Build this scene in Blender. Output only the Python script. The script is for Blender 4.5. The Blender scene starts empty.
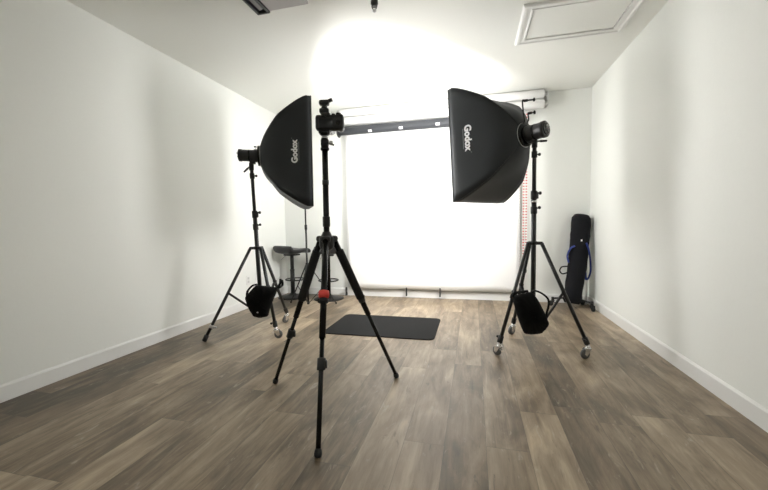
import bpy, bmesh, math, random
from mathutils import Vector, Matrix
random.seed(7)
PI = math.pi
V = Vector
scn = bpy.context.scene
col = scn.collection

# ------------------------------------------------------------------ camera
F_PX = 354.98
YAW, PITCH, ROLL = -0.24675858, -0.06065552, -0.01633131
XL, XR, YB, H = -2.664, 1.340, 4.688, 2.539
YF = -2.6
CAM = V((0, 0, 1.0))
cy, sy, cp, sp = math.cos(YAW), math.sin(YAW), math.cos(PITCH), math.sin(PITCH)
fw = V((sy*cp, cy*cp, sp)); r0 = V((cy, -sy, 0)); u0 = r0.cross(fw)
rt = math.cos(ROLL)*r0 + math.sin(ROLL)*u0
up = -math.sin(ROLL)*r0 + math.cos(ROLL)*u0
cam_data = bpy.data.cameras.new('camera'); cam = bpy.data.objects.new('camera', cam_data); col.objects.link(cam)
M = Matrix((rt, up, -fw)).transposed().to_4x4(); M.translation = CAM
cam.matrix_world = M
cam_data.sensor_fit = 'HORIZONTAL'; cam_data.sensor_width = 36.0
cam_data.lens = 36.0*F_PX/768.0; cam_data.clip_start = 0.05
scn.camera = cam

def ray(x, y): return fw + rt*((x-384)/F_PX) - up*((y-245)/F_PX)
def onz(x, y, z=0.0):
    d = ray(x, y); return CAM + d*((z-1)/d.z)
def ony(x, y, Y):
    d = ray(x, y); return CAM + d*(Y/d.y)
def atd(x, y, D): return CAM + ray(x, y)*D
def onvert(x, y, px, py):
    """point on the image ray that lies over the floor point (px,py), nearest"""
    d = ray(x, y); t = (px*d.x+py*d.y)/(d.x*d.x+d.y*d.y); return CAM + d*t

# ------------------------------------------------------------------ materials
def nodes_of(name):
    m = bpy.data.materials.new(name); m.use_nodes = True
    nt = m.node_tree; b = nt.nodes['Principled BSDF']; return m, nt, b
def mat(name, c, rough=0.5, metal=0.0, var=0.06, scale=30.0, bump=0.0, spec=0.5, stretch=None, emit=None, sheen=0.0):
    m, nt, b = nodes_of(name)
    N = nt.nodes; L = nt.links
    tc = N.new('ShaderNodeTexCoord'); mp = N.new('ShaderNodeMapping')
    if stretch: mp.inputs['Scale'].default_value = stretch
    L.new(tc.outputs['Object'], mp.inputs['Vector'])
    nz = N.new('ShaderNodeTexNoise'); nz.inputs['Scale'].default_value = scale; nz.inputs['Detail'].default_value = 4
    L.new(mp.outputs[0], nz.inputs['Vector'])
    mx = N.new('ShaderNodeMix'); mx.data_type = 'RGBA'
    a = [max(0, k*(1-var)) for k in c]; d = [min(1, k*(1+var)) for k in c]
    mx.inputs['A'].default_value = (*a, 1); mx.inputs['B'].default_value = (*d, 1)
    L.new(nz.outputs['Fac'], mx.inputs['Factor']); L.new(mx.outputs['Result'], b.inputs['Base Color'])
    b.inputs['Roughness'].default_value = rough; b.inputs['Metallic'].default_value = metal
    b.inputs['Specular IOR Level'].default_value = spec
    if sheen: b.inputs['Sheen Weight'].default_value = sheen
    if bump:
        bp = N.new('ShaderNodeBump'); bp.inputs['Strength'].default_value = bump; bp.inputs['Distance'].default_value = 0.004
        L.new(nz.outputs['Fac'], bp.inputs['Height']); L.new(bp.outputs[0], b.inputs['Normal'])
    if emit:
        b.inputs['Emission Color'].default_value = (*emit[0], 1); b.inputs['Emission Strength'].default_value = emit[1]
    return m

WALL = mat('wall_paint', (0.85, 0.862, 0.825), 0.6, var=0.012, scale=60, bump=0.08, spec=0.3)
CEIL = mat('ceiling_paint', (0.85, 0.855, 0.815), 0.8, var=0.012, scale=80, bump=0.08, spec=0.2)
TRIM = mat('trim_paint', (0.82, 0.82, 0.80), 0.4, var=0.01, scale=20, spec=0.4)
BLK = mat('black_metal', (0.008, 0.0085, 0.0085), 0.38, 0.0, var=0.2, scale=60)
BLKM = mat('black_anodised', (0.02, 0.021, 0.021), 0.26, 0.8, var=0.2, scale=60)
PLAS = mat('black_plastic', (0.009, 0.0095, 0.010), 0.45, var=0.2, scale=80, bump=0.05)
RUB = mat('black_rubber', (0.016, 0.016, 0.016), 0.75, var=0.25, scale=80, bump=0.1)
FOAM = mat('leg_foam', (0.012, 0.012, 0.012), 0.9, var=0.3, scale=120, bump=0.3)
CLOTH = mat('softbox_nylon', (0.022, 0.025, 0.027), 0.52, var=0.15, scale=7, bump=0.25, spec=0.35)
BAGC = mat('bag_nylon', (0.006, 0.006, 0.006), 0.9, var=0.3, scale=30, bump=0.5, spec=0.2)
NAVY = mat('long_bag_nylon', (0.005, 0.0055, 0.008), 0.85, var=0.3, scale=22, bump=0.5, spec=0.3)
BLUE = mat('blue_webbing', (0.02, 0.04, 0.22), 0.6, var=0.2, scale=60)
CHROME = mat('chrome', (0.72, 0.72, 0.72), 0.22, 1.0, var=0.05, scale=20)
STEEL = mat('brushed_steel', (0.5, 0.5, 0.5), 0.35, 0.9, var=0.1, scale=60)
WHEEL = mat('grey_wheel', (0.09, 0.09, 0.09), 0.5, var=0.15, scale=60)
RED = mat('red_grip', (0.8, 0.07, 0.055), 0.5, var=0.1, scale=60)
GREYV = mat('grey_vinyl', (0.02, 0.02, 0.021), 0.42, var=0.12, scale=60, bump=0.1)
STOOLM = mat('dark_stool_metal', (0.012, 0.012, 0.012), 0.4, 0.2, var=0.1, scale=40)
PRINT = mat('white_print', (0.92, 0.92, 0.92), 0.6, var=0.02)
PRINTG = mat('grey_print', (0.16, 0.165, 0.165), 0.6, var=0.02)
PAPER = mat('white_backdrop', (0.90, 0.90, 0.89), 0.7, var=0.008, scale=3, spec=0.2)
ROLLW = mat('white_roll', (0.9, 0.895, 0.885), 0.55, var=0.02, scale=10)
ROLLG = mat('charcoal_roll', (0.035, 0.038, 0.044), 0.6, var=0.1, scale=10)
TAPE = mat('white_tape', (0.85, 0.85, 0.85), 0.5, var=0.01)
LINKR = mat('red_link', (0.60, 0.08, 0.07), 0.4, var=0.05)
LINKW = mat('white_link', (0.8, 0.78, 0.77), 0.4, var=0.02)
MATM = mat('floor_mat', (0.009, 0.009, 0.009), 0.9, var=0.4, scale=160, bump=0.4, spec=0.25)
GREYP = mat('grey_panel', (0.42, 0.40, 0.40), 0.6, var=0.03, scale=20)
GREYL = mat('light_grey_plastic', (0.6, 0.6, 0.58), 0.5, var=0.03)
SHADOWGAP = mat('dark_gap', (0.10, 0.10, 0.09), 0.8, var=0.05)
SPRINK = mat('sprinkler_metal', (0.06, 0.06, 0.055), 0.4, 0.7, var=0.2, scale=60)
EM = 18.0; FILL = 2.6
DIFF = mat('lit_diffuser', (0.9, 0.9, 0.9), 0.8, var=0.0, emit=((1.0, 0.99, 0.975), EM))
DIFF2 = mat('lit_diffuser_soft', (0.9, 0.9, 0.9), 0.8, var=0.0, emit=((1.0, 0.99, 0.975), EM*.74))
FILL_PANEL = mat('lit_fill_panel', (0.9, 0.9, 0.9), 0.8, var=0.0, emit=((1.0, 0.985, 0.94), FILL))
LCD = mat('screen_glass', (0.015, 0.017, 0.02), 0.12, var=0.05)

def floor_material():
    m, nt, b = nodes_of('plank_floor'); N = nt.nodes; L = nt.links
    W, LEN = 0.182, 1.22
    def math_(op, a, bb=None, c=None):
        n = N.new('ShaderNodeMath'); n.operation = op
        for i, q in enumerate((a, bb, c)):
            if q is None: continue
            if isinstance(q, (int, float)): n.inputs[i].default_value = q
            else: L.new(q, n.inputs[i])
        return n.outputs[0]
    tc = N.new('ShaderNodeTexCoord'); sx = N.new('ShaderNodeSeparateXYZ'); L.new(tc.outputs['Object'], sx.inputs[0])
    u = math_('DIVIDE', math_('ADD', sx.outputs[0], 10.0-0.045), W)
    row = math_('FLOOR', u); fu = math_('FRACT', u)
    wn = N.new('ShaderNodeTexWhiteNoise'); wn.noise_dimensions = '1D'; L.new(row, wn.inputs['W'])
    v = math_('ADD', math_('DIVIDE', math_('ADD', sx.outputs[1], 10.0), LEN), math_('MULTIPLY', wn.outputs['Value'], 3.7))
    cell = math_('FLOOR', v); fv = math_('FRACT', v)
    cx = N.new('ShaderNodeCombineXYZ'); L.new(row, cx.inputs[0]); L.new(cell, cx.inputs[1])
    wn2 = N.new('ShaderNodeTexWhiteNoise'); wn2.noise_dimensions = '2D'; L.new(cx.outputs[0], wn2.inputs['Vector'])
    sc = N.new('ShaderNodeSeparateColor'); L.new(wn2.outputs['Color'], sc.inputs[0])
    # grain coordinates, offset for every plank
    gx = math_('ADD', sx.outputs[0], math_('MULTIPLY', sc.outputs[0], 31.0))
    gy = math_('ADD', sx.outputs[1], math_('MULTIPLY', sc.outputs[1], 17.0))
    gc = N.new('ShaderNodeCombineXYZ'); L.new(gx, gc.inputs[0]); L.new(gy, gc.inputs[1])
    def noise(scale, stretch, det=5, dist=0.0, rough=0.55):
        mp = N.new('ShaderNodeMapping'); mp.inputs['Scale'].default_value = stretch; L.new(gc.outputs[0], mp.inputs['Vector'])
        n = N.new('ShaderNodeTexNoise'); n.inputs['Scale'].default_value = scale; n.inputs['Detail'].default_value = det
        n.inputs['Distortion'].default_value = dist; n.inputs['Roughness'].default_value = rough
        L.new(mp.outputs[0], n.inputs['Vector']); return n.outputs['Fac']
    big = noise(2.2, (2.2, 0.8, 1), 4, 0.9)
    streak = noise(5.0, (3.4, 0.5, 1), 6, 0.9, 0.6)
    fine = noise(16.0, (9.0, 0.45, 1), 4)
    val = math_('ADD', math_('MULTIPLY', big, 0.55), math_('MULTIPLY', streak, 0.45))
    val = math_('ADD', val, math_('MULTIPLY', math_('SUBTRACT', sc.outputs[2], 0.5), 0.20))
    val = math_('ADD', val, math_('MULTIPLY', math_('SUBTRACT', fine, 0.5), 0.13))
    # darker boards along the left wall, with the corner's shade in their colour
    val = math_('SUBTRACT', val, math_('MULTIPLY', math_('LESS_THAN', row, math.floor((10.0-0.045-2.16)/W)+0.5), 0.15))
    rp = N.new('ShaderNodeValToRGB'); L.new(val, rp.inputs[0])
    e = rp.color_ramp.elements
    e[0].position = 0.28; e[0].color = (0.075, 0.057, 0.036, 1)
    e[1].position = 0.78; e[1].color = (0.56, 0.445, 0.31, 1)
    k = e.new(0.44); k.color = (0.180, 0.134, 0.088, 1)
    k = e.new(0.58); k.color = (0.322, 0.249, 0.170, 1)
    # pale rustic saw marks / knots
    spots = noise(9.0, (3.0, 0.8, 1), 6, 1.2, 0.65)
    sr = N.new('ShaderNodeValToRGB'); L.new(spots, sr.inputs[0])
    sr.color_ramp.elements[0].position = 0.60; sr.color_ramp.elements[1].position = 0.72
    mx = N.new('ShaderNodeMix'); mx.data_type = 'RGBA'
    L.new(math_('MULTIPLY', sr.outputs[0], 0.5), mx.inputs['Factor']); L.new(rp.outputs[0], mx.inputs['A'])
    mx.inputs['B'].default_value = (0.52, 0.46, 0.37, 1)
    dk = N.new('ShaderNodeValToRGB'); L.new(spots, dk.inputs[0])
    dk.color_ramp.elements[0].position = 0.30; dk.color_ramp.elements[0].color = (1, 1, 1, 1)
    dk.color_ramp.elements[1].position = 0.38; dk.color_ramp.elements[1].color = (0, 0, 0, 1)
    mx3 = N.new('ShaderNodeMix'); mx3.data_type = 'RGBA'
    L.new(math_('MULTIPLY', dk.outputs[0], 0.55), mx3.inputs['Factor']); L.new(mx.outputs['Result'], mx3.inputs['A'])
    mx3.inputs['B'].default_value = (0.07, 0.055, 0.042, 1)
    # seams
    du = math_('MULTIPLY', math_('MINIMUM', fu, math_('SUBTRACT', 1.0, fu)), W)
    dv = math_('MULTIPLY', math_('MINIMUM', fv, math_('SUBTRACT', 1.0, fv)), LEN)
    seam = math_('LESS_THAN', math_('MINIMUM', du, dv), 0.0011)
    mx2 = N.new('ShaderNodeMix'); mx2.data_type = 'RGBA'
    L.new(math_('MULTIPLY', seam, 0.6), mx2.inputs['Factor']); L.new(mx3.outputs['Result'], mx2.inputs['A'])
    mx2.inputs['B'].default_value = (0.06, 0.05, 0.04, 1)
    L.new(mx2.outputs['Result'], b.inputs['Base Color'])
    b.inputs['Roughness'].default_value = 0.42; b.inputs['Specular IOR Level'].default_value = 0.55
    bp = N.new('ShaderNodeBump'); bp.inputs['Strength'].default_value = 0.15; bp.inputs['Distance'].default_value = 0.002
    L.new(fine, bp.inputs['Height']); L.new(bp.outputs[0], b.inputs['Normal'])
    return m
FLOOR = floor_material()

# ------------------------------------------------------------------ mesh helpers
def frame(d):
    d = V(d).normalized()
    a = V((0, 0, 1)) if abs(d.z) < 0.9 else V((1, 0, 0))
    x = a.cross(d).normalized(); y = d.cross(x); return x, y, d

class MB:
    def __init__(s): s.bm = bmesh.new(); s.mi = 0
    def _f(s, vs, smooth=True):
        try:
            f = s.bm.faces.new(vs); f.smooth = smooth; f.material_index = s.mi; return f
        except ValueError: return None
    def box(s, c, size, axes=None, bev=0.0):
        c = V(c); X, Y, Z = axes if axes else (V((1, 0, 0)), V((0, 1, 0)), V((0, 0, 1)))
        hx, hy, hz = [k/2 for k in size]
        t = bmesh.new(); vs = {}
        for i in (-1, 1):
            for j in (-1, 1):
                for k in (-1, 1): vs[i, j, k] = t.verts.new(c+X*hx*i+Y*hy*j+Z*hz*k)
        for q in (((-1,-1,-1),(-1,-1,1),(-1,1,1),(-1,1,-1)), ((1,-1,-1),(1,1,-1),(1,1,1),(1,-1,1)),
                  ((-1,-1,-1),(1,-1,-1),(1,-1,1),(-1,-1,1)), ((-1,1,-1),(-1,1,1),(1,1,1),(1,1,-1)),
                  ((-1,-1,-1),(-1,1,-1),(1,1,-1),(1,-1,-1)), ((-1,-1,1),(1,-1,1),(1,1,1),(-1,1,1))):
            t.faces.new([vs[k] for k in q])
        if bev > 0:
            bmesh.ops.bevel(t, geom=t.edges[:], offset=min(bev, 0.45*min(size)), segments=3, affect='EDGES', profile=0.5)
        bmesh.ops.recalc_face_normals(t, faces=t.faces[:])
        s._merge(t, smooth=bev > 0); return s
    def _merge(s, t, smooth=True):
        mp = {v: s.bm.verts.new(v.co) for v in t.verts}
        for f in t.faces: s._f([mp[v] for v in f.verts], smooth)
        t.free()
    def rings(s, rings, cap=True, closed=False, smooth=True):
        R = [[s.bm.verts.new(p) for p in r] for r in rings]; n = len(R[0])
        seq = list(zip(R, R[1:])) + ([(R[-1], R[0])] if closed else [])
        for a, b in seq:
            for i in range(n): s._f([a[i], a[(i+1) % n], b[(i+1) % n], b[i]], smooth)
        if cap and not closed:
            s._f(R[0][::-1], False); s._f(R[-1], False)
        return s
    def cyl(s, a, b, r1, r2=None, n=20, chamf=0.0):
        a, b = V(a), V(b); r2 = r1 if r2 is None else r2; x, y, d = frame(b-a)
        def ring(c, r): return [c+(x*math.cos(2*PI*i/n)+y*math.sin(2*PI*i/n))*r for i in range(n)]
        if chamf: rs = [ring(a, r1-chamf), ring(a+d*chamf, r1), ring(b-d*chamf, r2), ring(b, r2-chamf)]
        else: rs = [ring(a, r1), ring(b, r2)]
        return s.rings(rs)
    def lathe(s, base, d, prof, n=28):
        base = V(base); x, y, d = frame(d)
        return s.rings([[base+d*h+(x*math.cos(2*PI*i/n)+y*math.sin(2*PI*i/n))*max(r, 1e-4) for i in range(n)] for r, h in prof])
    def tube(s, pts, r, n=10, closed=False, flat=None):
        pts = [V(p) for p in pts]; m = len(pts); out = []; px = None
        for i, p in enumerate(pts):
            if closed: d = (pts[(i+1) % m]-pts[i-1]).normalized()
            else: d = (pts[min(i+1, m-1)]-pts[max(i-1, 0)]).normalized()
            if px is None: x, y, _ = frame(d)
            else: x = (px-d*px.dot(d)).normalized(); y = d.cross(x)
            px = x; ra, rb = (r, r) if flat is None else flat
            out.append([p+x*math.cos(2*PI*k/n)*ra+y*math.sin(2*PI*k/n)*rb for k in range(n)])
        return s.rings(out, closed=closed)
    def ball(s, c, r, n=16, sc=(1, 1, 1)):
        c = V(c); rs = []
        for j in range(n//2+1):
            t = PI*j/(n//2); rr = max(math.sin(t), 1e-3)
            rs.append([c+V((math.cos(2*PI*i/n)*rr*r*sc[0], math.sin(2*PI*i/n)*rr*r*sc[1], -math.cos(t)*r*sc[2])) for i in range(n)])
        return s.rings(rs)
    def build(s, name, m, parent=None, org=None):
        me = bpy.data.meshes.new(name)
        bmesh.ops.recalc_face_normals(s.bm, faces=s.bm.faces[:])
        s.bm.to_mesh(me); s.bm.free()
        for k in (m if isinstance(m, (list, tuple)) else [m]): me.materials.append(k)
        o = bpy.data.objects.new(name, me); col.objects.link(o)
        if parent is None and org is None: org = V((0, 0, 0))
        if org is None: org = parent['_org']
        org = V(org)
        me.transform(Matrix.Translation(-org))
        if parent is None: o.location = org
        else:
            o.parent = parent
        o['_org'] = list(org)
        return o

def spline(ctrl, k=8):
    ctrl = [V(c) for c in ctrl]; P = [ctrl[0]]+ctrl+[ctrl[-1]]; out = []
    for i in range(1, len(P)-2):
        for j in range(k):
            t = j/k; a, b, c, d = P[i-1], P[i], P[i+1], P[i+2]
            out.append(0.5*((2*b)+(c-a)*t+(2*a-5*b+4*c-d)*t*t+(3*b-3*c+d-a)*t**3))
    out.append(ctrl[-1]); return out

def thing(name, label, cat, loc, group=None):
    o = bpy.data.objects.new(name, None); col.objects.link(o); o.location = V(loc); o['_org'] = list(V(loc))
    o.empty_display_size = 0.1
    return tag(o, label, cat, group)
def tag(o, label, cat, group=None):
    o['label'] = label; o['category'] = cat
    if group: o['group'] = group
    return o
def struct(mb, name, m):
    o = mb.build(name, m); o['kind'] = 'structure'; return o

# ------------------------------------------------------------------ room
T = 0.12
def wallbox(name, lo, hi, m):
    lo, hi = V(lo), V(hi); return struct(MB().box((lo+hi)/2, hi-lo), name, m)
wallbox('floor', (XL-T, YF-T, -0.1), (XR+T, YB+T, 0), FLOOR)
wallbox('ceiling', (XL-T, YF-T, H), (XR+T, YB+T, H+0.1), CEIL)
wallbox('wall_left', (XL-T, YF-T, 0), (XL, YB+T, H), WALL)
wallbox('wall_right', (XR, YF-T, 0), (XR+T, YB+T, H), WALL)
wallbox('wall_back', (XL, YB, 0), (XR, YB+T, H), WALL)
wallbox('wall_front', (XL, YF-T, 0), (XR, YF, H), WALL)
def baseboard(name, a, b, n, h=0.10):
    a, b, n = V(a), V(b), V(n); mb = MB(); t = 0.014
    prof = [(0, 0), (t, 0), (t, h-0.012), (t*0.55, h-0.003), (t*0.3, h), (0, h)]
    mb.rings([[p+n*q+V((0, 0, z)) for q, z in prof] for p in (a, b)], smooth=False)
    return struct(mb, name, TRIM)
baseboard('baseboard_left', (XL, YF, 0), (XL, YB, 0), (1, 0, 0))
baseboard('baseboard_right', (XR, YF, 0), (XR, YB, 0), (-1, 0, 0))
baseboard('baseboard_back', (XL+.014, YB, 0), (XR-.014, YB, 0), (0, -1, 0))
baseboard('baseboard_front', (XL+.014, YF, 0), (XR-.014, YF, 0), (0, 1, 0))

# wall outlet on the left wall
d_ = ray(248, 280); oc = CAM + d_*(XL/d_.x)
t = thing('wall_outlet', 'small white electrical outlet low on the left wall behind the light stand', 'outlet', oc)
pl_ = MB().box(oc+V((0.003, 0, 0)), (0.006, 0.072, 0.115), bev=0.002).build('cover_plate', TRIM, t)
MB().box(oc+V((0.0075, 0, 0.02)), (0.003, 0.033, 0.028), bev=0.001).box(oc+V((0.0075, 0, -0.02)), (0.003, 0.033, 0.028), bev=0.001).build('socket', GREYL, t)

# ------------------------------------------------------------------ ceiling things
# access hatch
hx0, hx1, hy0, hy1 = 0.352, 1.165, 2.79, 3.375
t = thing('ceiling_hatch', 'white framed attic access hatch in the ceiling', 'hatch', ((hx0+hx1)/2, (hy0+hy1)/2, H))
tw = 0.075
MB().box(((hx0+hx1)/2, (hy0+hy1)/2, H-0.004), (hx1-hx0-2*tw-0.012, hy1-hy0-2*tw-0.012, 0.008)).build('panel', CEIL, t)
MB().box(((hx0+hx1)/2, (hy0+hy1)/2, H-0.0006), (hx1-hx0-0.01, hy1-hy0-0.01, 0.001)).build('recess_gap', SHADOWGAP, t)
def trim_piece(a, b, inward):
    a, b, inward = V(a), V(b), V(inward); dr = (b-a).normalized()
    prof = [(0, 0), (0, .014), (.010, .022), (.026, .022), (.034, .014), (.058, .012), (.064, .018), (tw, .016), (tw, 0)]
    A = [a+inward*q+dr*q+V((0, 0, H-z)) for q, z in prof]; B = [b+inward*q-dr*q+V((0, 0, H-z)) for q, z in prof]
    MB().rings([A, B], smooth=False).build('trim_board', TRIM, t)
trim_piece((hx0, hy0, 0), (hx1, hy0, 0), (0, 1, 0)); trim_piece((hx1, hy0, 0), (hx1, hy1, 0), (-1, 0, 0))
trim_piece((hx1, hy1, 0), (hx0, hy1, 0), (0, -1, 0)); trim_piece((hx0, hy1, 0), (hx0, hy0, 0), (1, 0, 0))

# grey ceiling unit with black louvred slot
t = thing('ceiling_air_unit', 'grey ceiling panel with a black framed slot at the top edge', 'air vent', (-1.3, 2.05, H))
MB().box((-1.255, 2.05, H-0.008), (0.30, 0.61, 0.016), bev=0.003).build('grey_panel', GREYP, t)
fr = MB()
for x in (-1.497, -1.416): fr.box((x, 2.05, H-0.0125), (0.018, 0.63, 0.025), bev=0.002)
for y in (1.744, 2.356): fr.box((-1.4565, y, H-0.0125), (0.099, 0.018, 0.025), bev=0.002)
fr.build('slot_frame', BLK, t)
MB().box((-1.4565, 2.05, H-0.002), (0.066, 0.60, 0.004)).build('slot_back', BLK, t)
MB().box((-1.4565, 2.05, H-0.012), (0.026, 0.56, 0.003), axes=(V((.94, 0, .34)), V((0, 1, 0)), V((-.34, 0, .94)))).build('louvre', STEEL, t)

# unseen fill panels added behind the viewer to brighten the foreground
for x, lab in ((-1.75, 'left wall'), (.45, 'right wall')):
    t = thing('fill_panel', 'added rectangular fill panel on the ceiling, unseen behind the viewer, nearer the %s' % lab, 'fill light', (x, -.9, H), 'added fill panels')
    MB().box((x, -.9, H-.012), (.62, 1.22, .024), bev=.003).build('housing', TRIM, t)
    MB().box((x, -.9, H-.0255), (.56, 1.16, .003)).build('diffuser', FILL_PANEL, t)

# sprinkler
sp0 = V((-0.648, 2.415, H))
t = thing('ceiling_sprinkler', 'small dark sprinkler head hanging from the ceiling at top centre', 'sprinkler', sp0)
MB().lathe(sp0, (0, 0, -1), [(.035, 0), (.034, .006), (.022, .010), (.018, .012)]).build('escutcheon', STEEL, t)
MB().lathe(sp0, (0, 0, -1), [(.018, .01), (.018, .03), (.025, .034), (.025, .055), (.017, .062), (.017, .072)]).build('body', SPRINK, t)
fr = MB()
for s in (-1, 1): fr.tube(spline([sp0+V((s*.012, 0, -.052)), sp0+V((s*.018, 0, -.066)), sp0+V((s*.010, 0, -.088)), sp0+V((0, 0, -.096))]), .0035, 8)
fr.build('frame_arm', SPRINK, t)
MB().lathe(sp0, (0, 0, -1), [(.008, .09), (.013, .093), (.013, .102), (.006, .108)]).build('deflector', STEEL, t)

# ------------------------------------------------------------------ roller backdrops
RX0, RX1 = -1.72, 0.80
def roller(name, label, y, z, r, m, x0=RX0, x1=RX1):
    o = V(((x0+x1)/2, y, z)); t = thing(name, label, 'backdrop roll', o)
    MB().cyl((x0, y, z), (x1, y, z), r, n=32, chamf=.003).build('roll', m, t)
    MB().cyl((x0-.02, y, z), (x0-.0005, y, z), .022, n=20).build('core', GREYL, t)
    MB().cyl((x1+.0005, y, z), (x1+.03, y, z), .022, n=20).build('core', GREYL, t)
    return t
rz = [2.225, 2.365, 2.478]
td = roller('backdrop_roll', 'charcoal rolled backdrop with white tape pieces, lowest of the three rolls', 4.50, rz[0], .056, ROLLG, RX0, .46)
roller('backdrop_roll', 'white rolled backdrop between the charcoal roll and the uppermost white roll', 4.56, rz[1], .052, ROLLW)
roller('backdrop_roll', 'white rolled backdrop nearest the ceiling, uppermost of the three rolls', 4.57, rz[2], .052, ROLLW)
MB().cyl((RX0-.012, 4.50, rz[0]), (RX0-.001, 4.50, rz[0]), .082, n=32, chamf=.003).build('end_cap', BLK, td)
for px, py in ((369.5, 130.5), (400.5, 127.5), (437.5, 123.8)):
    c = ony(px, py, 4.44); mb = MB()
    a0 = math.asin(max(-1, min(1, (c.z-rz[0])/.0572)))
    rr = []
    for k in range(7):
        a = a0-.28+k*.093; rr.append([V((c.x+q, 4.50-.0572*math.cos(a), rz[0]+.0572*math.sin(a))) for q in (-.024, .024)])
    R = [[mb.bm.verts.new(p) for p in r] for r in rr]
    for a, b in zip(R, R[1:]): mb._f([a[0], a[1], b[1], b[0]])
    tp = mb.build('tape_piece', TAPE, td); md = tp.modifiers.new('thick', 'SOLIDIFY'); md.thickness = .0012; md.offset = 1
# bracket plates
for x, lab in ((RX0-.050, 'left'), (RX1+.042, 'right')):
    o = V((x, YB, 2.42)); t = thing('roller_bracket', 'white wall bracket at the %s ends of the white backdrop rolls' % lab, 'bracket', o)
    MB().box((x, YB-.075, 2.425), (.006, .13, .17), bev=.002).build('bracket_arm', TRIM, t)
    MB().box((x, YB-.004, 2.425), (.04, .008, .17), bev=.002).build('wall_plate', TRIM, t)

for x, lab in ((RX0-.0236, 'left'), (.4935, 'right')):
    o = V((x, YB, rz[0])); t = thing('roller_bracket', 'white arm holding the %s end of the charcoal backdrop roll' % lab, 'bracket', o)
    MB().box((x, YB-.115, rz[0]), (.006, .23, .04), bev=.002).build('bracket_arm', TRIM, t)
    MB().box((x, YB-.004, rz[0]), (.03, .008, .07), bev=.002).build('wall_plate', TRIM, t)

# the hanging sheet
SY = 4.620; sx0, sx1 = RX0+.035, 0.555
mb = MB(); nx, nz = 40, 30; top_z, bot_z = rz[1], 0.118
grid = []
for j in range(nz+1):
    z = top_z+(bot_z-top_z)*j/nz; row = []
    for i in range(nx+1):
        x = sx0+(sx1-sx0)*i/nx
        row.append(mb.bm.verts.new((x, SY+.004*math.sin(x*5+z)*math.sin(z*1.7), z + (0.006*math.sin(x*6) if j == nz else 0))))
    grid.append(row)
for j in range(nz):
    for i in range(nx): mb._f([grid[j][i], grid[j][i+1], grid[j+1][i+1], grid[j+1][i]])
sheet = mb.build('backdrop_sheet', PAPER, None, V(((sx0+sx1)/2, SY, bot_z)))
md = sheet.modifiers.new('thick', 'SOLIDIFY'); md.thickness = .0015
tag(sheet, 'large bright white seamless backdrop hanging in front of the back wall', 'backdrop')
# clips along its lower edge
cn = ['leftmost, near the tripod leg', 'middle one', 'rightmost']
for (px, py), w in zip(((346.5, 291), (406.5, 291.5), (440, 292.3)), cn):
    c = ony(px, py, SY-.01); t = thing('spring_clip', 'small black clip on the bottom edge of the white backdrop, %s' % w, 'clip', c, 'clips on the backdrop edge')
    for s in (-1, 1):
        MB().tube(spline([c+V((0, s*.022, -.058)), c+V((0, s*.010, -.015)), c+V((0, s*.012, .012)), c+V((0, s*.004, .05))]), .008, 8, flat=(.018, .008)).build('jaw', PLAS, t)
    MB().cyl(c+V((-.014, 0, 0)), c+V((.014, 0, 0)), .009, n=14).build('spring', STEEL, t)

# chains
def chain(label, px, ytop, ybot, y, gap, r, pitch, mats):
    a = ony(px, ytop, y); b = ony(px, ybot, y); x = a.x; top, bot = 2.25, b.z
    t = thing('roller_chain', label, 'chain', (x, y, bot))
    mb = MB(); z = bot+gap; k = 0
    while z < top:
        for s in ((-1, 1) if gap > .012 else (0,)):
            mb.mi = k % len(mats)
            mb.lathe((x+s*gap/2, y, z-pitch*.42), (0, 0, 1), [(r*.35, 0), (r, pitch*.2), (r, pitch*.64), (r*.35, pitch*.84)], 8)
        z += pitch; k += 1
    mb.build('link_run', mats, t)
    cm = MB()
    for s in ((-1, 1) if gap > .012 else (0,)): cm.cyl((x+s*gap/2, y, bot+gap), (x+s*gap/2, y, top), r*.3, n=6)
    cm.build('cord', LINKW, t)
    return t, x
tc_, xc = chain('red and white looped pull chain hanging at the right side of the backdrop', 525.3, 150, 270, 4.47, .030, .0095, .0165, [LINKR, LINKW])
MB().lathe((xc, 4.47, tc_.location.z-.035), (0, 0, 1), [(.008, 0), (.024, .006), (.026, .035), (.018, .055), (.006, .062)], 16).build('weight', PLAS, tc_)
MB().cyl((xc, 4.455, 2.256), (xc, 4.50, 2.256), .022, n=20, chamf=.003).cyl((.497, 4.49, 2.256), (xc+.02, 4.49, 2.256), .012, n=16).build('drive_wheel', GREYL, tc_)
chain('thin pale pull chain hanging left of the red and white chain', 519.8, 180, 289, 4.55, .004, .0045, .0165, [GREYL, LINKW])

# ------------------------------------------------------------------ floor mat
mb = MB(); x0, x1, y0, y1, r = -1.355, -.325, 2.965, 3.655, .06; pts = []
for cx_, cy_, a0 in ((x1-r, y1-r, 0), (x0+r, y1-r, PI/2), (x0+r, y0+r, PI), (x1-r, y0+r, 1.5*PI)):
    for k in range(7): a = a0+PI/2*k/6; pts.append((cx_+r*math.cos(a), cy_+r*math.sin(a)))
mb.rings([[V((x, y, z)) for x, y in pts] for z in (0.0005, .008)], smooth=False)
tag(mb.build('floor_mat', MATM, None, V(((x0+x1)/2, (y0+y1)/2, 0))), 'black rectangular rubber mat with rounded corners on the plank floor', 'mat')

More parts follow.
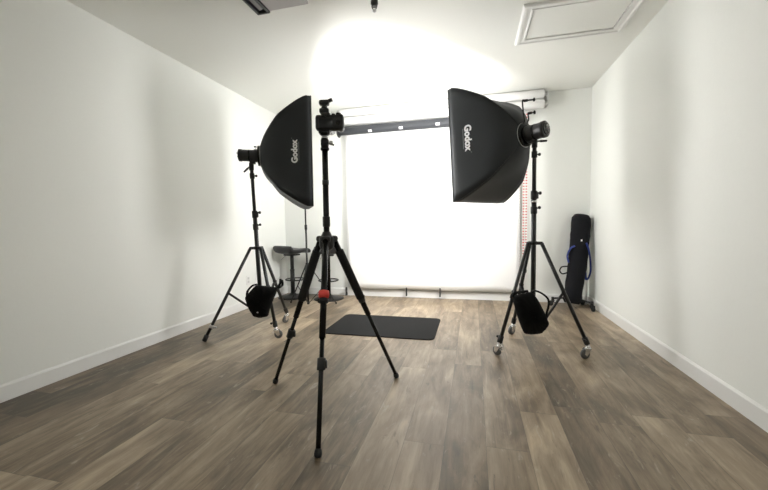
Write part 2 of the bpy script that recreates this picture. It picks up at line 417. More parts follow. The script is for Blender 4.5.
# ------------------------------------------------------------------ casters
def caster(parent, top, heading, r=.036, steel=CHROME, wheel=WHEEL):
    """swivel caster below 'top'; wheel axle at height r"""
    top = V(top); h = V((math.cos(heading), math.sin(heading), 0)); s = V((-h.y, h.x, 0))
    ax = V((top.x, top.y, r))+h*.022
    c = MB()
    c.cyl(top+V((0, 0, .012)), top-V((0, 0, .008)), .015, n=16)
    c.cyl(top-V((0, 0, .004)), top-V((0, 0, .012)), .021, n=16)
    for q in (-1, 1):
        c.rings([[p+s*q*(.014+w) for p in (top-V((0, 0, .006))-h*.020, top-V((0, 0, .006))+h*.030, ax+h*.016, ax-V((0, 0, .014)), ax-h*.016)] for w in (0, .0035)], smooth=False)
    c.box((top-V((0, 0, .011)))+h*.004, (.036, .032, .003), axes=(h, s, V((0, 0, 1))))
    c.box(ax-h*.035+V((0, 0, .022)), (.035, .022, .004), axes=((h+V((0, 0, .5))).normalized(), s, (V((0, 0, 1))-h*.5).normalized()), bev=.001)
    body = c.build('caster', steel, parent)
    MB().lathe(ax-s*.011, s, [(.010, 0), (r-.006, 0), (r-.001, .003), (r, .007), (r, .015), (r-.001, .019), (r-.006, .022), (.010, .022)], 24).build('wheel', wheel, body)
    MB().cyl(ax-s*.018, ax+s*.018, .006, n=12).build('axle', steel, body)
    return body

def knob(parent, c, d, r=.011, L=.03, name='knob'):
    c = V(c); d = V(d).normalized()
    return MB().cyl(c, c+d*L*.5, r*.45, n=12).lathe(c+d*L*.45, d, [(r*.6, 0), (r, .003), (r, L*.45), (r*.6, L*.55)], 10).build(name, PLAS, parent)

camright = V((rt.x, rt.y, 0)).normalized()
# ------------------------------------------------------------------ light stands
def light_stand(label, base, feet, collar_z, splice_z, top_z, tilt, bottom_z=.17, ring_steel=True):
    """feet: (floor point, has caster, caster heading)"""
    base = V((base[0], base[1], 0)); t = thing('light_stand', label, 'light stand', base, 'light stands')
    def ax(z): return base+V((tilt*(z-.8), 0, z))
    MB().cyl(ax(bottom_z), ax(splice_z), .0185, n=24, chamf=.002).build('lower_pole', BLK, t)
    MB().cyl(ax(splice_z), ax(top_z), .0150, n=24, chamf=.002).build('upper_pole', BLK, t)
    c = MB()
    c.cyl(ax(splice_z-.03), ax(splice_z+.035), .024, n=20, chamf=.003)
    c.box(ax(splice_z)+camright*.022, (.018, .022, .05), axes=(camright, V((-camright.y, camright.x, 0)), V((0, 0, 1))), bev=.003)
    cl = c.build('pole_clamp', PLAS, t)
    cl2 = MB().cyl(ax(splice_z-.14), ax(splice_z-.085), .024, n=20, chamf=.003).build('pole_clamp', PLAS, t)
    knob(cl, ax(splice_z+.018)+camright*.022, camright, .013, .034)
    knob(cl2, ax(splice_z-.10)+camright*.018, camright+V((0, 0, .3)), .012, .034)
    if ring_steel: MB().cyl(ax(splice_z-.055), ax(splice_z-.038), .0225, n=24).build('steel_ring', CHROME, t)
    cc = MB().cyl(ax(top_z-.12), ax(top_z-.07), .021, n=20, chamf=.003).build('pole_clamp', PLAS, t)
    knob(cc, ax(top_z-.095)+camright*.015, camright, .012, .032)
    # collar plate
    mb = MB().cyl(ax(collar_z-.014), ax(collar_z+.014), .028, n=24, chamf=.003)
    fl = []
    for f, cas, hd in feet:
        f = V((f[0], f[1], 0)); d = (f-base); d.z = 0; d.normalize(); s = V((-d.y, d.x, 0))
        mb.box(ax(collar_z)+d*.040, (.05, .026, .024), axes=(d, s, V((0, 0, 1))), bev=.003); fl.append((f, cas, hd, d, s))
    mb.build('leg_collar', PLAS, t)
    sl = MB().cyl(ax(bottom_z-.01), ax(bottom_z+.035), .026, n=24, chamf=.003)
    for f, cas, hd, d, s in fl: sl.box(ax(bottom_z+.01)+d*.032, (.03, .020, .018), axes=(d, s, V((0, 0, 1))), bev=.002)
    sl.build('brace_slider', PLAS, t)
    for f, cas, hd, d, s in fl:
        a = ax(collar_z)+d*.058; e = V((f.x, f.y, .105 if cas else .012))
        if cas: e = e-d*.0
        ld = (e-a).normalized(); n = ld.cross(s)
        b = e-ld*.005
        lg = MB().tube([a, a+(b-a)*.5, b], .0155, 14, flat=(.0165, .0135)).build('leg', BLK, t)
        MB().cyl(b-ld*.045, b+ld*.010, .020, n=16, chamf=.003).build('end_socket', PLAS, lg)
        mid = a+(b-a)*.5
        if cas:
            knob(lg, b-ld*.03-s*.014, -s if (-s).dot(camright) < 0 else s, .010, .028)
            caster(lg, V((e.x, e.y, .083))+d*.004, hd)
            MB().cyl(V((e.x, e.y, .082))+d*.004, V((e.x, e.y, .112))+d*.004, .010, n=14).build('caster_stem', CHROME, lg)
        else:
            MB().cyl(b-ld*.14, b-ld*.11, .018, n=16, chamf=.003).cyl(b-ld*.125, b-ld*.125+camright*.045-V((0, 0, .01)), .006, n=8).build('leg_lock', STEEL, lg)
            MB().lathe(b+ld*.002, -ld, [(.010, 0), (.0165, .006), (.0165, .04), (.0145, .05)], 16).build('rubber_foot', RUB, lg)
        p0 = ax(bottom_z+.01)+d*.045; mid2 = mid-n*.0
        MB().tube([p0, mid2], .012, 10, flat=(.0150, .010)).build('brace', BLK, t)
        MB().cyl(mid-s*.016, mid+s*.016, .013, n=14, chamf=.002).build('brace_joint', PLAS, lg)
    return t, ax

# right stand
RB = (.452, 2.935)
rstand, rax = light_stand('black wheeled light stand holding the right softbox, on three casters', RB,
    [((.190, 2.72), True, 2.3), ((.800, 2.80), True, 3.6), ((.345, 3.28), True, 3.9)], .83, 1.195, 1.60, 0.0, .155)
LB = (-1.925, 2.87)
lstand, lax = light_stand('black light stand holding the left softbox, one leg without a caster near the left wall', LB,
    [((-2.262, 2.548), False, 0), ((-1.70, 2.765), True, .3), ((-1.86, 3.245), True, 4.4)], .795, 1.10, 1.545, -.035, .20, False)

# ------------------------------------------------------------------ softboxes and lights
def font_pts(body):
    cu = bpy.data.curves.new('writing', 'FONT'); cu.body = body; cu.size = 1.0; cu.align_x = 'CENTER'; cu.align_y = 'CENTER'
    cu.resolution_u = 6
    try: cu.offset = .045
    except Exception: pass
    ob = bpy.data.objects.new('writing', cu); col.objects.link(ob)
    dg = bpy.context.evaluated_depsgraph_get(); dg.update()
    me = bpy.data.meshes.new_from_object(ob.evaluated_get(dg)); bm = bmesh.new(); bm.from_mesh(me)
    bpy.data.objects.remove(ob); bpy.data.curves.remove(cu)
    bmesh.ops.triangulate(bm, faces=bm.faces[:])
    for _ in range(2):
        bmesh.ops.subdivide_edges(bm, edges=[e for e in bm.edges if e.calc_length() > .12], cuts=1)
        bmesh.ops.triangulate(bm, faces=bm.faces[:])
    vs = [(v.co.x, v.co.y) for v in bm.verts]; fs = [[v.index for v in f.verts] for f in bm.faces]
    bm.free(); return vs, fs

def softbox(label, ring, yaw, pitch, hw, hh, depth, side, read_up, ts, tt, GP=2.0):
    """side +1/-1: which side panel carries the print (along R)"""
    N = V((math.sin(yaw)*math.cos(pitch), math.cos(yaw)*math.cos(pitch), math.sin(pitch)))
    R = V((math.cos(yaw), -math.sin(yaw), 0)); U = R.cross(N); ring = V(ring)
    t = thing('softbox', label, 'softbox', ring)
    rr = .082
    def g(s): return 1-.62*(1-s)**GP-.22*(1-s)**12
    def cross(s, q):
        """point of the shell at depth s (0..1); q = (x, y) on the unit square's edge"""
        a = rr+(hw-rr)*(g(s)-.16)/.84; b = rr+(hh-rr)*(g(s)-.16)/.84
        x, y = q; l = math.hypot(x, y); w_ = min(1, (s*2.6)**.8)
        px = a*(x*w_+x/l*(1-w_)); py = b*(y*w_+y/l*(1-w_))
        # fabric pulled in between the four rods
        m_ = 1-max(0, min(abs(x), abs(y)))**2
        sag = 1-.05*m_*math.sin(PI*min(1, s))
        return ring+N*(depth*s)+R*px*sag+U*py*sag
    def angs(n):
        out = []
        for q in range(4):
            for k in range(n):
                u = -math.cos(PI*k/n) if False else -1+2*k/n
                out.append([(1, u), (-u, 1), (-1, -u), (u, -1)][q])
        return out
    A = angs(12); mb = MB(); S = [0, .02, .05, .09, .14, .2, .27, .35, .44, .54, .64, .75, .86, .94, 1.0]
    rs = [[cross(s, a) for a in A] for s in S]
    rs.append([cross(1, a)+N*.035 for a in A])
    mb.rings(rs, cap=False)
    sh = mb.build('fabric_shell', CLOTH, t)
    md = sh.modifiers.new('thick', 'SOLIDIFY'); md.thickness = .003; md.offset = -1
    # hem at the front and seams along the four corners
    MB().tube([cross(1, a)+N*.035 for a in A], .0035, 8, closed=True).build('front_hem', BLK, sh)
    for qx, qy in ((1, 1), (-1, 1), (-1, -1), (1, -1)):
        th = (qx, qy)
        MB().tube([cross(s/20, th)+(cross(s/20, th)-(ring+N*depth*s/20)).normalized()*.0015 for s in range(0, 21)], .0028, 6).build('corner_seam', BLK, sh)
    # ring
    MB().lathe(ring-N*.022, N, [(.060, 0), (.088, 0), (.092, .004), (.092, .022), (.084, .028), (.060, .028)], 36).build('speed_ring', BLKM, t)
    MB().lathe(ring-N*.003, N, [(.0875, 0), (.0945, .001), (.0945, .005), (.0875, .006)], 36).build('ring_rim', STEEL, t)
    # diffuser
    fc = ring+N*(depth+.012)
    MB().rings([[fc+R*x*(hw-.006)+U*y*(hh-.006)+N*z for x, y in ((-1, -1), (1, -1), (1, 1), (-1, 1))] for z in (-.002, 0)], smooth=False).build('lit_diffuser', DIFF if side < 0 else DIFF2, t)
    # print
    def panel(s_, h_):  # s_ depth fraction, h_ metres up the side panel
        lo, hi = -1.0, 1.0
        for _ in range(30):
            m_ = (lo+hi)/2; P = cross(s_, (side, m_))
            if (P-ring).dot(U) < h_: lo = m_
            else: hi = m_
        return cross(s_, (side, lo))
    def put(name, vs, fs, m, size, off):
        mb = MB(); out = []
        for x, y in vs:
            lx, ly = x*size+off[0], y*size+off[1]
            # lx along reading direction, ly the letters' up
            h = lx if read_up else -lx; sd = -ly      # the letters' tops point to the lamp
            s_ = ts+sd/depth*UPDIR
            P = panel(s_, tt+h); e = .004
            nr = (panel(min(1, s_+.02), tt+h)-panel(s_-.02, tt+h)).cross(panel(s_, tt+h+.01)-panel(s_, tt+h-.01)).normalized()
            if nr.dot(R)*side < 0: nr = -nr
            out.append((P, nr))
        bot = [mb.bm.verts.new(P+n_*.0004) for P, n_ in out]; top = [mb.bm.verts.new(P+n_*.0022) for P, n_ in out]
        for f in fs:
            mb._f([top[i] for i in f]); mb._f([bot[i] for i in f][::-1])
        mb.build(name, m, t)
    UPDIR = 1
    vs, fs = font_pts('Godox')
    xs = [v[0] for v in vs]; w = max(xs)-min(xs)
    return t, ring, N, R, U, put, vs, fs, w, panel

def do_print(put, vs, fs, w, length):
    size = length/w
    put('brand_print', vs, fs, PRINT, size, (0, 0))
    n = 14; bw = length*.78
    bv = [(-bw/2+bw*i/n, j*.006) for j in (0, 1) for i in range(n+1)]
    bf = [[i, i+1, n+2+i, n+1+i] for i in range(n)]
    put('print_underline', bv, bf, PRINTG, 1.0, (length*.02, -size*.55))
    k = 10; cv = [(math.cos(2*PI*i/k)*.004, math.sin(2*PI*i/k)*.004) for i in range(k)]
    put('print_mark', cv, [list(range(k))], PRINTG, 1.0, (length*.57, size*.32))

def studio_light(label, ring, N, U, R, L, r, standtop, handle_dir, knob_up=True):
    ring = V(ring); t = thing('studio_light', label, 'studio light', standtop)
    b0 = ring-N*.022
    body = MB().lathe(b0, -N, [(.045, 0), (r+.006, .002), (r+.006, .03), (r, .036), (r, L*.80), (r+.003, L*.82), (r+.003, L*.97), (r-.004, L)], 32).build('barrel', PLAS, t)
    MB().lathe(b0, -N, [(r+.0015, L*.42), (r+.0015, L*.50)], 32).build('rib_band', BLKM, body)
    MB().lathe(b0-N*L, -N, [(r-.012, -.002), (r-.012, .003), (r-.02, .005)], 28).build('rear_panel', LCD, t)
    c = b0-N*(L+.003)
    MB().cyl(c+U*.018, c+U*.018-N*.012, .010, n=18, chamf=.002).build('dial', STEEL, t)
    MB().cyl(c-U*.015+R*.016, c-U*.015+R*.016-N*.006, .006, n=12).build('button', PRINTG, t)
    # yoke
    st = V(standtop); yc = b0-N*.045-U*(r-.002)
    mb = MB()
    mb.box(yc-U*.012, (.05, .055, .024), axes=(N, R, U), bev=.004)
    mb.tube([yc-U*.02, (yc+st)/2-V((0, 0, .005)), st+V((0, 0, .012))], .015, 14)
    mb.cyl(st-V((0, 0, .045)), st+V((0, 0, .022)), .021, n=20, chamf=.003)
    yk = mb.build('mount_bracket', PLAS, t)
    hd = V(handle_dir).normalized(); h0 = st+V((0, 0, .004))
    MB().cyl(h0, h0+hd*.05, .006, n=10).lathe(h0+hd*.04, hd, [(.007, 0), (.0095, .006), (.008, .05), (.005, .055)], 12).build('tilt_handle', PLAS, yk)
    if knob_up:
        k0 = b0-N*.02+U*(r+.003)
        MB().cyl(k0-U*.004, k0+U*.024, .004, n=8).build('lock_stem', STEEL, t)
        MB().lathe(k0+U*.02, U, [(.006, 0), (.013, .002), (.013, .009), (.007, .012)], 16).build('lock_knob', PLAS, t)
    return t, b0

# right softbox
yaw, pit = -.868, -.06
N0 = V((math.sin(yaw)*math.cos(pit), math.cos(yaw)*math.cos(pit), math.sin(pit)))
top = rax(1.60); ringR = V((top.x, top.y, 1.672))+N0*.085
tR, ringR, N, R, U, put, vs, fs, w, pan = softbox('black softbox on the right, facing away to the left, seen from behind', ringR, yaw, pit, .312, .468, .45, -1, False, .735, .035, 1.28)
def fix(read_up):
    return put
do_print(put, vs, fs, w, .212)
lt, b0 = studio_light('black studio light on the back of the right softbox, angled away from it', ringR, N, U, R, .155, .058, rax(1.60), camright+V((0, 0, .02)), False)
# two arms with knobs above the right lamp
for (px, py), (qx, qy), (ex, ey) in (((523.5, 113), (522.5, 101), (534.5, 99.5)), ((528.5, 120), (528, 113.5), (535, 112.2))):
    D = (b0-CAM).dot(fw)+.01
    a, b, c = atd(px, py, D), atd(qx, qy, D), atd(ex, ey, D)
    ab = (b+c)/2-(c-b)*.25
    arm = MB().tube(spline([ringR-N*.01+U*.08+(a-ringR)*.02, a, b, ab, c]), .0055, 10).build('knob_arm', PLAS, tR)
    d = (c-b).normalized()
    MB().lathe(c-d*.010, d, [(.006, 0), (.014, .003), (.014, .010), (.006, .013)], 14).build('knob', PLAS, arm)
    MB().lathe(ab-d*.015, d, [(.007, 0), (.010, .002), (.010, .03), (.007, .032)], 12).build('arm_sleeve', PLAS, arm)

# left softbox
yaw, pit = 1.05, -.005
N0 = V((math.sin(yaw)*math.cos(pit), math.cos(yaw)*math.cos(pit), math.sin(pit)))
top = lax(1.545); ringL = V((top.x, top.y, 1.632))+N0*.080
tL, ringL, N, R, U, put, vs, fs, w, pan = softbox('black softbox on the left, seen side on, facing right toward the backdrop', ringL, yaw, pit, .312, .468, .405, 1, True, .73, 0.0, 1.28)
do_print(put, vs, fs, w, .20)
studio_light('short black cylindrical studio light on the back of the left softbox', ringL, N, U, R, .165, .052, lax(1.545), V((-camright.x, -camright.y, -.9)), True)

# ------------------------------------------------------------------ sandbags
def pillow(mb, outline, n, thick, k=7):
    c = V((0, 0, 0))
    for p in outline: c += p
    c /= len(outline); m = len(outline); n = V(n).normalized()
    out = []
    for i in range(m):
        a, b = outline[i], outline[(i+1) % m]
        for j in range(k): out.append(a+(b-a)*(j/k))
    # soften the outline
    for _ in range(2):
        out = [(out[i-1]+out[i]*2+out[(i+1) % len(out)])/4 for i in range(len(out))]
    def ring(f, z): return [c+(p-c)*f+n*(z*(1+.12*math.sin(i*1.3+f*9))) for i, p in enumerate(out)]
    fs = [1.0, .985, .94, .86, .72, .5, .25, .03]
    front = [ring(f, thick*math.sqrt(max(0, 1-f**3.2))) for f in fs]
    back = [ring(f, -thick*math.sqrt(max(0, 1-f**3.2))) for f in fs[::-1]]
    mb.rings(back[:-1]+front)
    return mb
def sandbag(label, outl, depth, thick, straps, buckles):
    P = [atd(x, y, depth+dz) for x, y, dz in outl]; n = -fw
    c = sum(P, V((0, 0, 0)))/len(P)
    t = thing('sandbag', label, 'sandbag', c, 'sandbags on the light stands')
    b = pillow(MB(), P, n, thick).build('bag_body', BAGC, t)
    for s in straps:
        MB().tube(spline([atd(x, y, depth+dz) for x, y, dz in s], 6), .01, 10, flat=(.013, .007)).build('strap', BAGC, t)
    for x, y in buckles: MB().box(atd(x, y, depth-thick-.004), (.013, .006, .010), bev=.002).build('buckle', STEEL, t)
    return t
sandbag('black sandbag slung on the braces of the right light stand', [(512, 297.5, 0), (519, 294, 0), (531.5, 291.5, 0), (538, 300, -.0), (545, 314, -.0), (549, 324, 0), (545.5, 329, 0), (541, 333.5, 0), (531, 334.5, 0), (524, 333.5, 0), (519, 321, 0)],
    2.60, .055, [[(531, 292.5, 0), (535, 290.8, 0), (542, 293.5, 0), (548, 299, .0), (548.5, 306, 0), (546.5, 314, 0), (546.5, 322, 0)],
           [(511.5, 298, 0), (513, 294, .02), (519, 292.2, .03), (528, 291, .03)]], [])
sandbag('black sandbag slung on the braces of the left light stand', [(245, 297.5, 0), (249, 292.5, 0), (256, 285, 0), (266, 285.8, 0), (278.5, 287.5, 0), (274.5, 297, 0), (270, 308, 0), (268, 316.5, 0), (260, 318, 0), (253.5, 316.5, 0), (248, 307, 0)],
    2.92, .055, [[(247, 297, 0), (247.5, 291.5, 0), (252, 286, 0), (257, 284.3, 0)], [(277.5, 288, 0), (280, 283.5, .02), (280.5, 279, .03)], [(279, 288, 0), (282.5, 285, .02), (282, 280, .03)]],
    [(257.5, 312.5)])

# ------------------------------------------------------------------ camera tripod
TB = V((-.790, 1.835, 0))
t = thing('camera_tripod', 'black photo tripod with a red leg band standing nearest the viewer', 'tripod', TB)
axp = lambda z: TB+V((.0065*(z-.9), 0, z))
AZ = .905
# centre column, head
MB().cyl(axp(.60), axp(1.408), .0165, n=24).build('centre_column', BLKM, t)
MB().cyl(axp(.575), axp(.605), .017, n=20, chamf=.003).build('column_end_cap', RUB, t)
MB().cyl(axp(.985), axp(1.045), .0205, n=24, chamf=.004).build('column_lock', PLAS, t)
MB().cyl(axp(1.215), axp(1.245), .0185, n=24, chamf=.003).build('column_ring', PLAS, t)
MB().lathe(axp(AZ-.05), (0, 0, 1), [(.020, 0), (.036, .012), (.042, .03), (.042, .07), (.030, .082), (.022, .10), (.020, .105)], 28).build('shoulder', PLAS, t)
hd = MB()
hd.lathe(axp(1.403), (0, 0, 1), [(.020, 0), (.024, .004), (.024, .014), (.020, .018), (.022, .03), (.0225, .055), (.018, .066)], 24)
hd = hd.build('head_base', BLKM, t)
MB().ball(axp(1.470), .0185, 16).build('head_ball', STEEL, t)
MB().lathe(axp(1.482), (0, 0, 1), [(.014, 0), (.026, .006), (.030, .014), (.030, .022)], 24).build('quick_release_plate', BLKM, t)
q = axp(1.443)
MB().cyl(q, q+camright*.030, .007, n=12).lathe(q+camright*.026, camright, [(.008, 0), (.012, .002), (.012, .016), (.008, .018)], 14).build('head_knob', STEEL, t)
MB().tube([q+camright*.03+V((0, 0, .0)), q+camright*.050+V((0, 0, -.012))], .005, 8).build('knob_lever', PLAS, t)
def tleg(foot, foam, red=False, lock2=None):
    foot = V((foot[0], foot[1], 0)); d = foot-TB; d.normalize(); s = V((-d.y, d.x, 0))
    a = axp(AZ+.015)+d*.042; e = foot+V((0, 0, .016)); ld = (e-a).normalized(); Lg = (e-a).length
    P = lambda f: a+ld*Lg*f
    MB().cyl(a-s*.024, a+s*.024, .017, n=18, chamf=.003).box(a-d*.018, (.045, .034, .03), axes=(d, s, V((0, 0, 1))), bev=.004).build('leg_hinge', PLAS, t)
    lg = MB().cyl(P(.0), P(.52), .0165, n=20).build('leg', BLKM, t)
    MB().cyl(P(.44), P(.985), .0115, n=18).build('lower_tube', BLKM, lg)
    if foam: MB().cyl(P(.075), P(.40), .0245, n=20, chamf=.004).build('foam_grip', FOAM, lg)
    if red:
        MB().lathe(P(.285), ld, [(.0170, 0), (.026, .003), (.0285, .020), (.026, .036), (.0170, .040)], 20).build('red_band', RED, lg)
        MB().lathe(P(.285)+ld*.04, ld, [(.0170, 0), (.026, .004), (.024, .024), (.0170, .028)], 20).box(P(.285)+ld*.052-camright*.018, (.02, .02, .022), bev=.004).build('band_buckle', PLAS, lg)
    for f in ((.52,) if lock2 is None else (lock2,)):
        cc = P(f)
        MB().cyl(cc-ld*.030, cc+ld*.026, .0205, n=20, chamf=.003).box(cc+camright*.018-d*.004, (.018, .020, .036), axes=(camright, V((-camright.y, camright.x, 0)), V((0, 0, 1))), bev=.003).build('flip_lock', PLAS, lg)
    MB().lathe(P(1.0)-ld*.022, ld, [(.011, 0), (.015, .008), (.0175, .022), (.0155, .032), (.008, .037)], 18).build('rubber_foot', RUB, lg)
tleg((-.648, 1.352), False, True, .64)
tleg((-1.214, 1.952), True, False, .64)
tleg((-.484, 2.190), True, False, .40)

# ------------------------------------------------------------------ camera on the tripod
D0 = (axp(1.5)-CAM).dot(fw)
cc = atd(329.5, 123.5, D0)
X = camright; Y = V((-camright.y, camright.x, 0)); Z = V((0, 0, 1))
lc = axp(1.505)
t = thing('photo_camera', 'black photo camera mounted on the tripod, seen from behind', 'camera', lc)
mb = MB()
bz = lc.z+.003
bc = V((cc.x, cc.y, 0))
prof = []
mb.box(bc+Z*(bz+.043), (.150, .052, .084), axes=(X, Y, Z), bev=.016)
mb.box(bc+X*.058+Z*(bz+.045)+Y*.010, (.040, .066, .088), axes=(X, Y, Z), bev=.015)
mb.box(bc-X*.018+Z*(bz+.083), (.050, .06, .026), axes=(X, Y, Z), bev=.009)
body = mb.build('body', PLAS, t)
MB().box(bc-X*.016+Z*(bz+.036)-Y*.0265, (.072, .004, .050), axes=(X, Y, Z), bev=.002).build('screen', LCD, t)
MB().box(bc-X*.018+Z*(bz+.078)-Y*.030, (.034, .012, .018), axes=(X, Y, Z), bev=.005).build('eyecup', RUB, t)
MB().cyl(bc+X*.050+Z*(bz+.084), bc+X*.050+Z*(bz+.096), .014, n=22, chamf=.002).build('top_dial', BLKM, t)
MB().cyl(bc+X*.022+Z*(bz+.084), bc+X*.022+Z*(bz+.093), .010, n=22, chamf=.002).build('mode_dial', BLKM, t)
MB().cyl(bc+X*.050+Z*(bz+.040)-Y*.021, bc+X*.050+Z*(bz+.040)-Y*.030, .013, n=22, chamf=.002).build('rear_dial', BLKM, t)
MB().lathe(bc-X*.010+Z*(bz+.044)+Y*.024, Y, [(.036, 0), (.038, .01), (.038, .05), (.034, .055), (.036, .062), (.036, .095), (.030, .096)], 28).build('lens', BLKM, t)
MB().box(V((lc.x, lc.y, bz-.006)), (.060, .042, .018), axes=(X, Y, Z), bev=.003).build('base_plate', PLAS, t)
# trigger in the hot shoe
ht = bc-X*.026+Z*(bz+.093)
t = thing('flash_trigger', 'black device with a tilted head fitted on top of the camera', 'flash trigger', ht)
MB().box(ht+Z*.014, (.052, .040, .028), axes=(X, Y, Z), bev=.008).build('base', PLAS, t)
MB().lathe(ht+Z*.026, Z+X*.05, [(.020, 0), (.016, .008), (.015, .016), (.020, .024)], 18).build('neck', PLAS, t)
a1 = (X+Z*.22).normalized(); n1 = (Z-X*.22).normalized()
MB().box(ht+Z*.058+X*.000, (.056, .042, .030), axes=((X+Z*.02).normalized(), Y, Z), bev=.012).tube([ht+Z*.055-X*.01, ht+Z*.066+X*.020, ht+Z*.076+X*.044], .011, 14, flat=(.013, .010)).build('tilted_head', PLAS, t)

# ------------------------------------------------------------------ thin stand behind the left softbox
SB = V((-1.955, 3.93, 0))
t = thing('light_stand', 'thin black light stand with low legs behind the left softbox, beside the bar stools', 'light stand', SB, 'light stands')
ax = lambda z: SB+V((-.004*z, 0, z))
hub_z = .52
MB().cyl(ax(.03), ax(.98), .0115, n=16).build('lower_pole', BLK, t)
MB().cyl(ax(.95), ax(1.72), .009, n=16).build('upper_pole', BLK, t)
MB().cyl(ax(.94), ax(1.0), .016, n=16, chamf=.003).build('pole_clamp', PLAS, t)
MB().cyl(ax(hub_z-.02), ax(hub_z+.02), .018, n=16, chamf=.003).build('leg_collar', PLAS, t)
MB().cyl(ax(.03), ax(.065), .016, n=16, chamf=.003).build('brace_slider', PLAS, t)
f1 = V((-1.672, 4.13, 0)); dd = (f1-SB).normalized(); a0 = math.atan2(dd.y, dd.x)
for k in range(3):
    a = a0+2*PI*k/3; d = V((math.cos(a), math.sin(a), 0)); s = V((-d.y, d.x, 0))
    p = ax(hub_z)+d*.015; e = SB+d*.345+Z*.012
    lg = MB().tube([p, e], .008, 8, flat=(.0095, .006)).build('leg', BLK, t)
    MB().ball(e, .012, 10).build('foot_tip', RUB, lg)
    MB().tube([ax(.048)+d*.012, p+(e-p)*.55], .005, 8, flat=(.007, .004)).build('brace', BLK, t)

# ------------------------------------------------------------------ bar stools
def stool(label, pos, face):
    B = V((pos[0], pos[1], 0)); t = thing('bar_stool', label, 'bar stool', B, 'bar stools')
    f = V((math.cos(face), math.sin(face), 0)); s = V((-f.y, f.x, 0))
    MB().lathe(B, Z, [(.196, .0), (.202, .004), (.200, .010), (.16, .022), (.09, .034), (.05, .046), (.036, .060), (.034, .065)], 40).build('base', STOOLM, t)
    MB().cyl(B+Z*.06, B+Z*.38, .029, n=24).build('lower_column', STOOLM, t)
    MB().cyl(B+Z*.375, B+Z*.60, .024, n=24).lathe(B+Z*.37, Z, [(.028, 0), (.031, .004), (.031, .018), (.026, .022)], 24).build('gas_lift', STOOLM, t)
    # footrest hoop
    hc = B+f*.05+Z*.245; n = 32
    fr = MB().tube([hc+f*.130*math.cos(2*PI*k/n)+s*.130*math.sin(2*PI*k/n) for k in range(n)], .009, 8, closed=True)
    fr.cyl(B+Z*.235, B+Z*.262, .036, n=20)
    fr.build('footrest', STOOLM, t)
    # seat: an upholstered saddle, rear edge curls up into a low back
    prof = [(-.172, .722), (-.176, .700), (-.168, .668), (-.145, .645), (-.10, .636), (0, .634), (.09, .640), (.14, .640), (.165, .628), (.172, .610)]
    c = spline([V((x, 0, z)) for x, z in prof], 5); mb = MB(); rows = []
    m = 14; th = .062
    for i, p in enumerate(c):
        q0, q1 = c[max(i-1, 0)], c[min(i+1, len(c)-1)]; d = (q1-q0).normalized(); nn = V((-d.z, 0, d.x))
        if nn.z < 0 and abs(d.x) > .3: nn = -nn
        rows.append((p, nn))
    nn0 = V((1, 0, 0)); L = []
    for i, (p, nn) in enumerate(rows):
        if nn.dot(nn0) < 0: nn = -nn
        nn0 = nn; ring = []
        e = i/(len(rows)-1); endf = min(1, .45+min(e, 1-e)*6)
        W = .178*(1-.10*(max(0, .25-e)/.25)**2-.10*(max(0, e-.8)/.2)**2)
        K = 28
        for k in range(K):
            a = 2*PI*k/K; ca, sa = math.cos(a), math.sin(a)
            yy = W*math.copysign(abs(ca)**.35, ca); tt_ = th/2*endf*math.copysign(abs(sa)**.7, sa)
            dish = .018*(yy/W)**2
            P = p+nn*(tt_+dish)
            ring.append(B+f*P.x+s*yy+Z*P.z)
        L.append(ring)
    mb.rings(L).build('seat', GREYV, t)
    MB().box(B+Z*.592, (.16, .16, .02), axes=(f, s, Z), bev=.004).build('seat_plate', STOOLM, t)
    return t, B, f, s
B1 = onz(294.5, 297.3); B2 = onz(327.5, 298.8)
s1, B, f, s = stool('dark grey bar stool nearer the left wall, left of the thin stand', (B1.x-.02, B1.y), math.radians(72))
lv = B-camright*.03+Z*.60
MB().tube(spline([B+Z*.60, B-camright*.09+Z*.575, B-camright*.15+Z*.52]), .005, 8).build('lift_lever', STEEL, s1)
s2, B, f, s = stool('dark grey bar stool directly behind the camera tripod, right of the thin stand', (B2.x+.02, B2.y), math.radians(112))
MB().tube(spline([B+Z*.60, B-camright*.07+Z*.575, B-camright*.10+Z*.54]), .005, 8).build('lift_lever', STEEL, s2)

# ------------------------------------------------------------------ corner: wheeled base, long bag, white pole
HB = V((1.125, 4.545, 0))
t = thing('rolling_base', 'low black wheeled base behind the long bag in the right corner', 'wheeled base', HB)
MB().lathe(HB+Z*.072, Z, [(.03, 0), (.042, .006), (.042, .034), (.026, .046), (.020, .10), (.016, .102)], 24).build('hub', PLAS, t)
for (x, y), h in (((.905, 4.475), 2.6), ((1.262, 4.285), 5.0), ((1.235, 4.60), .2)):
    e = V((x, y, .092)); a = HB+Z*.092; d = (e-a).normalized(); s = V((-d.y, d.x, 0))
    lg = MB().tube([a+d*.03, e], .012, 10, flat=(.013, .010)).build('leg', BLK, t)
    MB().cyl(V((x, y, .070)), V((x, y, .108)), .017, n=16, chamf=.003).build('end_cap', PLAS, lg)
    caster(lg, V((x, y, .070)), h, r=.028, steel=PLAS, wheel=RUB)

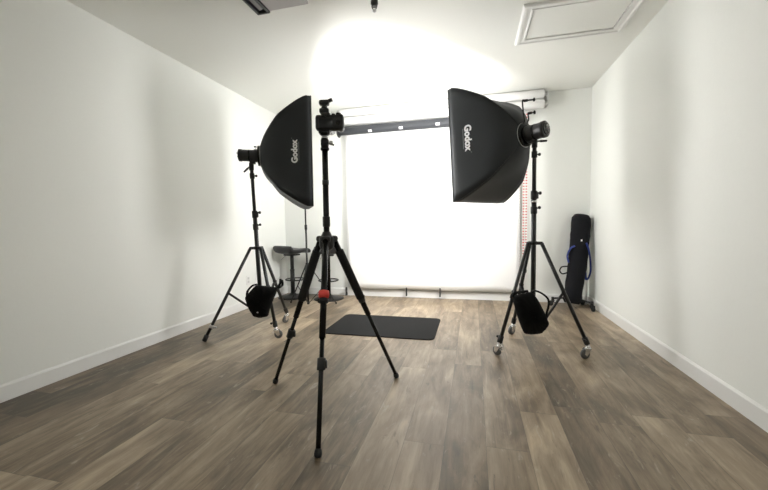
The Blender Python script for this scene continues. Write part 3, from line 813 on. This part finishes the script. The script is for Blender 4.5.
# long bag: bottom and top centres
bb = V((1.085, 4.395, .055)); tt = ony(581.5, 215, 4.575)
dirn = (tt-bb).normalized(); Lb = (tt-bb).length
sx = (camright-dirn*camright.dot(dirn)).normalized(); sy_ = dirn.cross(sx)
t = thing('carry_bag', 'long black equipment bag with blue straps leaning upright in the right corner', 'bag', (bb.x, bb.y, 0))
mb = MB(); rs = []; n = 28
for i in range(31):
    e = i/30
    w = .104*(1-.04*math.sin(e*PI*2+1)); dp = .078
    endf = min(1, .80+math.sqrt(max(0, min(e, 1-e)*30))*.25)
    if e > .98: endf *= .92
    bow = sx*(.016*math.sin(e*PI))
    p = bb+dirn*Lb*e+bow; ring = []
    for k in range(n):
        a = 2*PI*k/n; ca, sa = math.cos(a), math.sin(a); fold = 1+.022*math.sin(e*38+a*2)+.015*math.sin(e*15-a*3)
        ring.append(p+sx*math.copysign(abs(ca)**.8, ca)*w*endf*fold*(.92 if e < .75 else 1)+sy_*math.copysign(abs(sa)**.8, sa)*dp*endf*fold)
    rs.append(ring)
mb.rings(rs).build('bag_body', NAVY, t)
P = lambda f, u, v=0: bb+dirn*Lb*f+sx*u+sy_*v
fn = -1 if sy_.dot(fw) > 0 else 1
MB().tube(spline([P(.63, -.07, fn*.07), P(.60, -.105, fn*.05), P(.52, -.118, fn*.02), P(.44, -.105, fn*.04)]),   .01, 8, flat=(.019, .010)).build('strap', BLUE, t)
MB().tube(spline([P(.68, .045, fn*.085), P(.62, .085, fn*.07), P(.55, .13, fn*.03), P(.47, .165, 0), P(.38, .175, 0), P(.30, .155, 0), P(.30, .115, fn*.02), P(.36, .09, fn*.04)]),   .01, 8, flat=(.017, .010)).build('strap', BLUE, t)
MB().tube(spline([P(.40, -.10, fn*.03), P(.385, -.155, 0), P(.34, -.175, 0), P(.31, -.14, 0), P(.33, -.10, fn*.03)]), .008, 8, flat=(.012, .007)).build('handle_loop', BAGC, t)
MB().box(P(.70, -.01, fn*.083), (.016, .004, .022), bev=.001).build('white_tag', PRINT, t)

wp = MB().cyl((1.296, 4.615, .0), (1.300, 4.640, .80), .013, n=16, chamf=.002).build('slim_pole', TRIM, None, V((1.296, 4.615, 0)))
tag(wp, 'slim white pole standing in the right corner behind the long bag', 'pole')

# ------------------------------------------------------------------ world, view
w_ = bpy.data.worlds.new('world'); scn.world = w_; w_.use_nodes = True
w_.node_tree.nodes['Background'].inputs[0].default_value = (.5, .5, .5, 1); w_.node_tree.nodes['Background'].inputs[1].default_value = .3
for o in bpy.data.objects:
    if '_org' in o: del o['_org']
scn.view_settings.view_transform = 'Standard'; scn.view_settings.look = 'None'
scn.view_settings.gamma = 1; scn.view_settings.use_curve_mapping = False
scn.view_settings.exposure = 0.76
